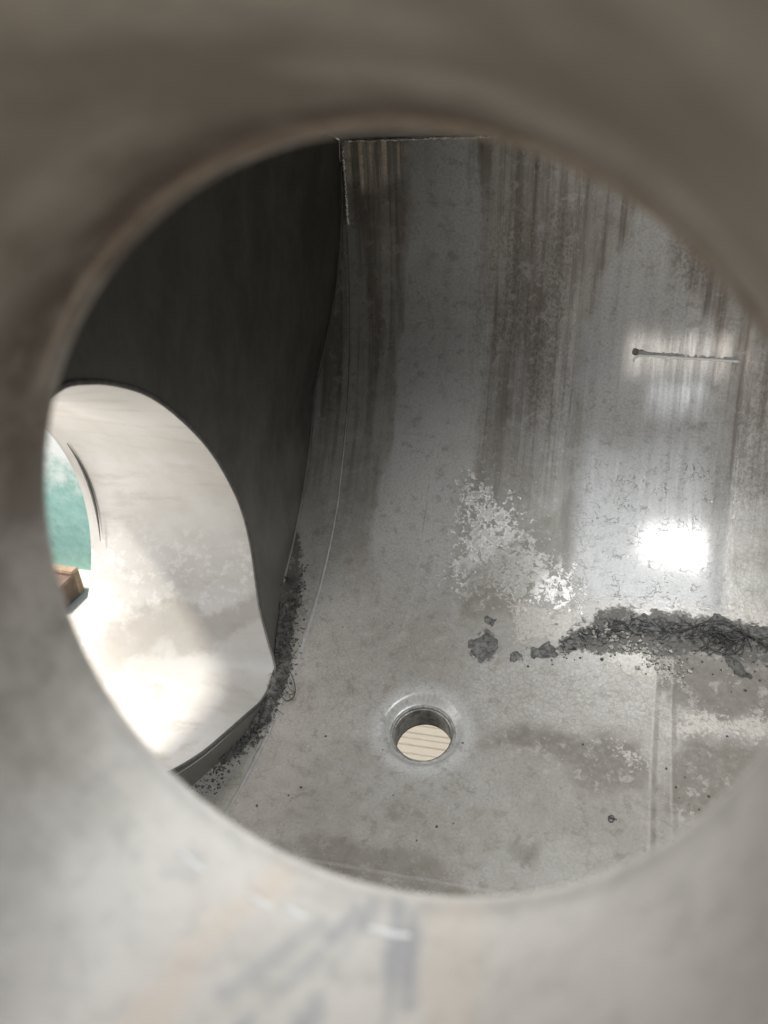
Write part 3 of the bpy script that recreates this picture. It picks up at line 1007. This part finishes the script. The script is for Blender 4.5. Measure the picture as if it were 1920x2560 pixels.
sock = lathe('drain_socket', [(0.0296, -0.0078), (0.0290, -0.0064), (0.0284, -0.0058), (0.0276, -0.0058), (0.0268, -0.0062), (0.0262, -0.0072), (0.0262, -0.0085), (0.0300, -0.0090), (0.0300, -0.0330), (0.0262, -0.0332)], M_sock, None)
place(sock)
pr_ = [(0.0262, -0.0084)]
for k in range(11):
    z = -0.009 - k * 0.0021
    pr_ += [(0.0250, z), (0.0250, z - 0.0004), (0.0261, z - 0.0012), (0.0261, z - 0.0016)]
pr_ += [(0.0254, -0.0332), (0.0262, -0.0335)]
thr = lathe('thread', pr_, M_thread, sock)

# ------------------------------------------------------------------ debris lying in the tank
def mound(name, poly, hgt, mat, label, cat, soft=0.006, amp=0.010, scale=70, rough=0.6, group=None, step=0.0016, clip=False):
    P = np.array(poly)
    u0, v0 = P.min(0) - 0.012
    u1, v1 = P.max(0) + 0.012
    nu, nv = int((u1 - u0) / step) + 2, int((v1 - v0) / step) + 2
    Ug, Vg = np.meshgrid(np.linspace(u0, u1, nu), np.linspace(v0, v1, nv), indexing='ij')
    if clip:
        Ug = np.maximum(Ug, xb(Vg) + 0.0012)
    sd = poly_sd(Ug, Vg, poly) + amp * 2 * fbm(Ug, Vg, scale)
    ms = 1 - sstep(-soft, soft * 0.4, sd)
    nz = 0.5 + fbm(Ug, Vg, 240, 4)
    nz2 = 0.5 + fbm(Ug + 3, Vg, 90, 3)
    hh = ms * hgt * ((1 - rough) + rough * 2 * nz * nz2 * 1.6) - 0.0006 * (1 - ms) - 0.0002
    okv = ms > 0.03
    vt = [S(float(a), float(b), float(c)) for a, b, c in zip(Ug.ravel(), Vg.ravel(), hh.ravel())]
    kp = okv[:-1, :-1] | okv[1:, :-1] | okv[1:, 1:] | okv[:-1, 1:]
    me = from_np(name, vt, grid_faces(nu, nv, kp), np.stack([Ug, Vg], -1).reshape(-1, 2))
    bm = bmesh.new()
    bm.from_mesh(me)
    bmesh.ops.delete(bm, geom=[v for v in bm.verts if not v.link_faces], context='VERTS')
    bm.to_mesh(me)
    bm.free()
    return tag(link(name, me, mat), label, cat, group)


mound('sludge_ridge', [(-0.008, 0.172), (0.001, 0.183), (0.016, 0.197), (0.028, 0.208), (0.052, 0.216), (0.093, 0.219), (0.136, 0.221), (0.17, 0.217), (0.2, 0.205), (0.2, 0.196), (0.152, 0.203), (0.129, 0.200), (0.105, 0.196), (0.074, 0.195), (0.046, 0.189), (0.022, 0.181), (0.002, 0.172)], 0.0012, M_sludge,
      'long dark grey ridge of dried sludge along the foot of the back wall', 'sludge', soft=0.009, amp=0.013)
mound('sludge_patch', [(-0.088, 0.167), (-0.078, 0.172), (-0.070, 0.183), (-0.066, 0.173), (-0.058, 0.173), (-0.06, 0.162), (-0.072, 0.150), (-0.080, 0.159)], 0.0022, M_sludge, 'ragged dark grey sludge patch, the largest between drain and back wall', 'sludge', 0.004, 0.008, 110, group='loose sludge patches')
mound('sludge_patch', [(-0.074, 0.197), (-0.063, 0.193), (-0.067, 0.187), (-0.074, 0.190)], 0.0018, M_sludge, 'small sludge patch highest on the slope, just above the ragged large one', 'sludge', 0.003, 0.006, 120, group='loose sludge patches')
mound('sludge_patch', [(-0.052, 0.162), (-0.04, 0.167), (-0.034, 0.160), (-0.045, 0.153)], 0.0016, M_sludge, 'thin sludge patch just right of the ragged large one', 'sludge', 0.003, 0.007, 120, group='loose sludge patches')
mound('sludge_patch', [(-0.031, 0.169), (-0.010, 0.176), (-0.008, 0.165), (-0.026, 0.158)], 0.002, M_sludge, 'crumbly sludge patch at the left tip of the long ridge', 'sludge', 0.003, 0.008, 120, group='loose sludge patches')
mound('sludge_patch', [(0.138, 0.187), (0.150, 0.184), (0.158, 0.172), (0.152, 0.170), (0.143, 0.178)], 0.003, M_silt, 'slanting black sludge patch below the right end of the ridge', 'sludge', 0.003, 0.006, 120, group='loose sludge patches')
mound('silt_bank', [(-0.30, 0.200), (-0.286, 0.190), (-0.276, 0.178), (-0.266, 0.160), (-0.258, 0.140), (-0.252, 0.108), (-0.249, 0.088), (-0.251, 0.062), (-0.256, 0.040), (-0.266, 0.016), (-0.284, 0.004), (-0.30, 0.0)], 0.0032, M_silt,
      'dark crumbly silt packed along the rim of the round outlet', 'silt', 0.006, 0.012, 90, 0.8, clip=True)


def fibre(name, pts, rad, label, group, lift=0.001):
    """hair or plant fibre lying on the trough: (u, v, h) control points"""
    c = catmull(pts, 8)
    bm = bmesh.new()
    tube(bm, [S(float(p[0]), float(p[1]), float(p[2])) for p in c], rad, 6, Vector((0.1, 0.2, 1)))
    return tag(link(name, bm_mesh(name, bm), M_fibre), label, 'fibre', group)


GF = 'loose fibres in the dirt'
fibre('fibre', [(-0.256, 0.112, .004), (-0.248, 0.107, .006), (-0.241, 0.099, .005), (-0.236, 0.089, .003), (-0.236, 0.081, .002), (-0.241, 0.077, .003), (-0.246, 0.080, .004), (-0.249, 0.086, .003)], 0.00055, 'looped dark fibre standing out from the silt beside the left weld seam', GF)
fibre('fibre', [(-0.252, 0.108, .003), (-0.244, 0.092, .003), (-0.238, 0.088, .001), (-0.240, 0.083, .002), (-0.236, 0.080, .001)], 0.00035, 'thin fibre inside the loop beside the left weld seam', GF)
fibre('fibre', [(0.100, 0.203, .004), (0.118, 0.213, .006), (0.136, 0.217, .007), (0.150, 0.211, .006), (0.163, 0.205, .004), (0.178, 0.199, .003)], 0.00055, 'long dark fibre arching over the top of the sludge ridge', GF)
fibre('fibre', [(0.118, 0.203, .003), (0.124, 0.193, .003), (0.136, 0.188, .003), (0.149, 0.193, .004), (0.154, 0.205, .006), (0.149, 0.216, .006)], 0.00045, 'round loop of dark fibre on the right half of the ridge', GF)
fibre('fibre', [(0.126, 0.206, .005), (0.136, 0.206, .006), (0.142, 0.201, .006), (0.150, 0.203, .006), (0.156, 0.209, .005)], 0.0006, 'short curled fibre across the middle of the round loop', GF)
fibre('fibre', [(0.124, 0.197, .004), (0.128, 0.203, .006), (0.135, 0.202, .005), (0.140, 0.195, .003), (0.138, 0.189, .002)], 0.0004, 'small hooked fibre within the round loop', GF)
fibre('fibre', [(0.046, 0.0235, .001), (0.049, 0.0245, .002), (0.0505, 0.0215, .002), (0.048, 0.0195, .001), (0.0462, 0.022, .001), (0.0490, 0.0225, .0015), (0.0525, 0.0225, .001)], 0.0004, 'tiny curled fibre lying alone on the clean floor', GF)
fibre('fibre', [(0.108, 0.0245, .001), (0.113, 0.0235, .0015), (0.118, 0.0205, .001)], 0.0005, 'short straight fibre near the lower right of the floor', GF)

# many tiny stems tangled in the dirt: nobody could count them
bm = bmesh.new()
rnd = random.Random(11)


def stem(u, v, L, a, h):
    pts = []
    for k in range(4):
        f = k / 3 - 0.5
        pts.append(S(u + math.cos(a) * L * f + rnd.uniform(-1, 1) * 0.0006, v + math.sin(a) * L * f + rnd.uniform(-1, 1) * 0.0006, h + 0.0012 * rnd.random()))
    tube(bm, pts, rnd.uniform(0.00012, 0.00034), 5, Vector((0.1, 0.2, 1)))


for k in range(420):
    u = rnd.uniform(-0.002, 0.19)
    v = np.interp(u, [-0.005, 0.02, 0.06, 0.15, 0.2], [0.172, 0.188, 0.203, 0.206, 0.198]) + rnd.gauss(0, 0.006)
    stem(u, float(v), rnd.uniform(0.002, 0.007), rnd.gauss(0.15, 0.5), 0.0012)
for k in range(90):
    u = rnd.gauss(0.135, 0.012)
    stem(u, rnd.gauss(0.200, 0.006), rnd.uniform(0.005, 0.014), rnd.uniform(0, 3.14), 0.0022)
for k in range(260):
    v = rnd.uniform(0.005, 0.21)
    u = float(np.interp(v, [0.0, 0.03, 0.08, 0.12, 0.2, 0.25], [-0.278, -0.259, -0.252, -0.257, -0.272, -0.286])) + rnd.gauss(0, 0.005)
    stem(max(u, float(xb(v)) + 0.001), v, rnd.uniform(0.003, 0.010), rnd.uniform(0, 3.14), 0.003)
tag(link('plant_litter', bm_mesh('plant_litter', bm), M_fibre), 'fine dark stems and hair matted into the dried dirt', 'litter', kind='stuff')

# pale flakes on the ridge and crumbs round the dirt: stuff
def crumbs(name, spots, mat, label):
    bm = bmesh.new()
    for (u, v, s, h) in spots:
        mt = Matrix.Translation(S(u, v, h)) @ Matrix.Rotation(rnd.uniform(0, 6.28), 4, Vector((rnd.random(), rnd.random(), rnd.random() + .1)).normalized()) @ Matrix.Diagonal((s, s * rnd.uniform(0.5, 1), s * rnd.uniform(0.35, 0.8), 1))
        g = bmesh.ops.create_icosphere(bm, subdivisions=1, radius=1.0, matrix=mt)
        for q in g['verts']:
            q.co += Vector((rnd.uniform(-1, 1), rnd.uniform(-1, 1), rnd.uniform(-1, 1))) * s * 0.28
    return tag(link(name, bm_mesh(name, bm), mat), label, 'crumbs', kind='stuff')


sp = []
for k in range(260):
    v = rnd.uniform(-0.01, 0.225)
    u = float(np.interp(v, [0.0, 0.03, 0.08, 0.12, 0.2, 0.27], [-0.272, -0.254, -0.250, -0.253, -0.264, -0.272])) + abs(rnd.gauss(0, 0.007)) - 0.004
    sp.append((u, v, rnd.uniform(0.0004, 0.0015), 0.0008))
for k in range(160):
    sp.append((rnd.uniform(-0.30, -0.262), rnd.uniform(-0.03, 0.006), rnd.uniform(0.0004, 0.0014), 0.0004))
for k in range(90):
    u = rnd.uniform(-0.02, 0.2)
    v = float(np.interp(u, [-0.02, 0.02, 0.06, 0.15, 0.2], [0.164, 0.174, 0.182, 0.182, 0.178])) + rnd.gauss(0, 0.007)
    sp.append((u, v, rnd.uniform(0.0003, 0.0013), 0.0005))
crumbs('dirt_crumbs', sp, M_silt, 'dark crumbs of dirt scattered beside the silt and the sludge ridge')
sp = []
for k in range(170):
    u = rnd.choice((rnd.gauss(0.045, 0.018), rnd.gauss(0.085, 0.012)))
    v = 0.193 - max(0, (u - 0.03)) * 0.35 + rnd.gauss(0, 0.006)
    sp.append((u, v, rnd.uniform(0.0004, 0.0027), 0.0010))
crumbs('scale_flakes', sp, M_flake, 'pale broken flakes of lime scale over the dark ridge')

# dirt specks that one can count
speck_me = []
for k in range(4):
    bm = bmesh.new()
    bmesh.ops.create_icosphere(bm, subdivisions=2, radius=1.0)
    for q in bm.verts:
        q.co *= 1 + 0.5 * mnoise.noise(q.co * 1.7 + Vector((k * 9, 0, 0)))
        q.co.z *= 0.55
    me = bm_mesh('dirt_speck', bm)
    smooth(me)
    me.materials.append(M_silt)
    speck_me.append(me)
SPK = [(-0.204, -0.014, 1.5), (-0.188, -0.009, 1), (-0.197, -0.004, 1), (-0.121, 0.006, 1), (-0.16, 0.059, 0.9), (-0.081, -0.015, 1.1), (-0.069, -0.009, .8), (0.116, 0.033, 1), (0.093, 0.014, 1.4), (0.024, 0.085, 1.6), (0.032, 0.073, .8), (-0.075, 0.067, .8), (-0.141, 0.047, 1), (-0.155, 0.066, .9), (-0.194, 0.05, .9), (-0.277, -0.009, 1.6), (-0.272, -0.016, 1.9), (-0.269, 0.0, 1.1), (-0.266, -0.023, 1.3), (0.057, 0.049, 1.1), (0.09, 0.076, 1), (0.104, 0.071, 1), (0.111, 0.064, 1.1), (0.121, 0.058, 1), (0.097, 0.061, 1.2), (0.129, 0.088, 1), (0.138, 0.114, 1), (0.143, 0.155, 1.1), (0.015, 0.158, 1.1), (0.035, 0.168, 1.7), (0.073, 0.16, 1.5), (0.077, 0.15, 1.5), (0.082, 0.171, 1.3), (0.046, 0.174, 1.3), (-0.041, 0.15, 1.5), (-0.029, 0.151, 1.3), (-0.211, 0.164, 1.2), (-0.232, 0.164, 1.4), (-0.088, 0.306, .7), (-0.095, 0.299, .7), (0.08, 0.235, .8), (0.154, 0.158, 1), (0.166, 0.169, 1.2), (0.04, 0.157, 1.1), (-0.093, -0.031, .8), (0.106, 0.048, .9), (0.086, 0.043, .9), (0.113, 0.045, .8), (0.099, 0.052, .9), (-0.235, 0.03, .8), (-0.225, -0.03, .9), (-0.215, 0.12, .7)]
SPK = [q for k, q in enumerate(SPK) if k % 3 != 1]
for k, (u, v, s) in enumerate(SPK):
    o = bpy.data.objects.new('dirt_speck', speck_me[k % 4])
    o.location = S(u, v, 0.0004)
    o.rotation_euler = (SN(v).to_track_quat('Z', 'X')).to_euler()
    s *= (0.45, 0.75, 0.6, 1.0, 0.5, 0.85)[(k * 5) % 6]
    o.scale = (0.00115 * s, 0.00115 * s * (0.7 + 0.5 * ((k * 37) % 10) / 10), 0.00115 * s)
    col.objects.link(o)
    tag(o, 'tiny dark speck of dirt lying loose on the grey trough floor', 'speck', 'loose dirt specks')

# ------------------------------------------------------------------ outside, seen through the outlet and the drain
ZG = -0.75          # raised pavement beside the outlet
ZL = -1.02          # ground the tank stands over
bm = bmesh.new()
bmesh.ops.create_grid(bm, x_segments=2, y_segments=2, size=30, matrix=Matrix.Translation((0, 0, ZL)))
tag(link('ground', bm_mesh('ground', bm), M_ground), kind='structure')


bm = bmesh.new()
box_bm(bm, (-1.85, 0.42, (ZG + ZL) / 2), (2.7, 3.0, ZG - ZL))
tag(link('pavement', bm_mesh('pavement', bm), M_slab), kind='structure')


def mat_teal():
    T = NT('teal_paint')
    o = T.coord('obj')
    n1 = T.noise(o, 9, 5, 0.6)
    n2 = T.noise(o, 38, 5, 0.65)
    sep = T.n('ShaderNodeSeparateXYZ')
    T.set(sep.inputs[0], o)
    z = T.add(sep.outputs[2], T.add(T.mul(T.math('SUBTRACT', n1, 0.5), 0.16), T.mul(T.math('SUBTRACT', n2, 0.5), 0.16)))
    c = T.mix(T.ramp(n2, 0.35, 0.65), (0.27, 0.50, 0.45), (0.35, 0.58, 0.53))
    c = T.mix(T.ramp(z, 0.15, 0.26), c, (0.84, 0.87, 0.85))  # overexposed upper wall painted as a fade to near white
    c = T.mix(T.ramp(T.noise(o, 60, 5, 0.7), 0.52, 0.68, 0, 0.45), c, (0.22, 0.33, 0.30))
    T.bump(n2, 0.3, 0.003)
    return T.out(c, 0.8, 0.0)


bm = bmesh.new()
box_bm(bm, (0, 0.05, 0.9), (2.8, 0.1, 1.8))
wall = link('painted_wall', bm_mesh('painted_wall', bm), mat_teal())
wall.location = (-2.0, 0.925, ZG)
wall.rotation_euler = (0, 0, 0.0)
tag(wall, 'weathered teal painted wall outside, beyond the open outlet pipe', 'wall')

bk = empty('block', (-0.925, 0.806, ZG), 'rusty brown block with a pale gritty far edge outside the outlet pipe', 'block')
M_brown = mat_rough('rusty_brown', (0.125, 0.082, 0.062), (0.18, 0.125, 0.095), 40, 0.85, 0.3, 0.001)
M_peach = mat_rough('gritty_edge', (0.38, 0.28, 0.20), (0.28, 0.19, 0.13), 90, 0.9, 0.6, 0.002)
bm = bmesh.new()
box_bm(bm, (0, 0.018, 0.022), (0.215, 0.054, 0.044))
o = link('body', bm_mesh('body', bm, 0.002), M_brown, bk)
bm = bmesh.new()
box_bm(bm, (0, 0.0545, 0.025), (0.215, 0.0185, 0.050))
o = link('edge_strip', bm_mesh('edge_strip', bm, 0.002), M_peach, bk)


def mat_board():
    T = NT('corrugated_board')
    o = T.coord('obj')
    n = T.noise(T.coord('obj', (1, 12, 1)), 60, 4, 0.6)
    c = T.mix(T.ramp(n, 0.35, 0.65), (0.235, 0.215, 0.175), (0.275, 0.25, 0.208))
    spk = T.ramp(T.voro(o, 160), 0.05, 0.1, 1, 0)
    c = T.mix(T.mul(spk, 0.6), c, (0.55, 0.52, 0.46))
    return T.out(c, 0.85, 0.0)


bd = empty('grooved_board', (-0.225, 0.915, ZL), 'beige grooved board lying below the drain hole', 'board')
M_board = mat_board()
M_groove = mat_rough('groove_tone', (0.15, 0.133, 0.105), (0.20, 0.18, 0.145), 90, 0.9, 0.2, 0.001)  # grooves are thin strips in a darker beige than the panel
bm = bmesh.new()
box_bm(bm, (0, 0, 0.008), (0.36, 0.26, 0.016))
g0 = link('panel', bm_mesh('panel', bm), M_board, bd)
for k in range(13):
    bm = bmesh.new()
    y = -0.1 + k * 0.0155 + (0.003 if k % 3 else 0)
    box_bm(bm, (0, y, 0.0162), (0.34, 0.0010 if k % 2 else 0.0019, 0.0012))
    link('groove', bm_mesh('groove', bm), M_groove, bd)
bd.rotation_euler = (0, 0, R_(2))
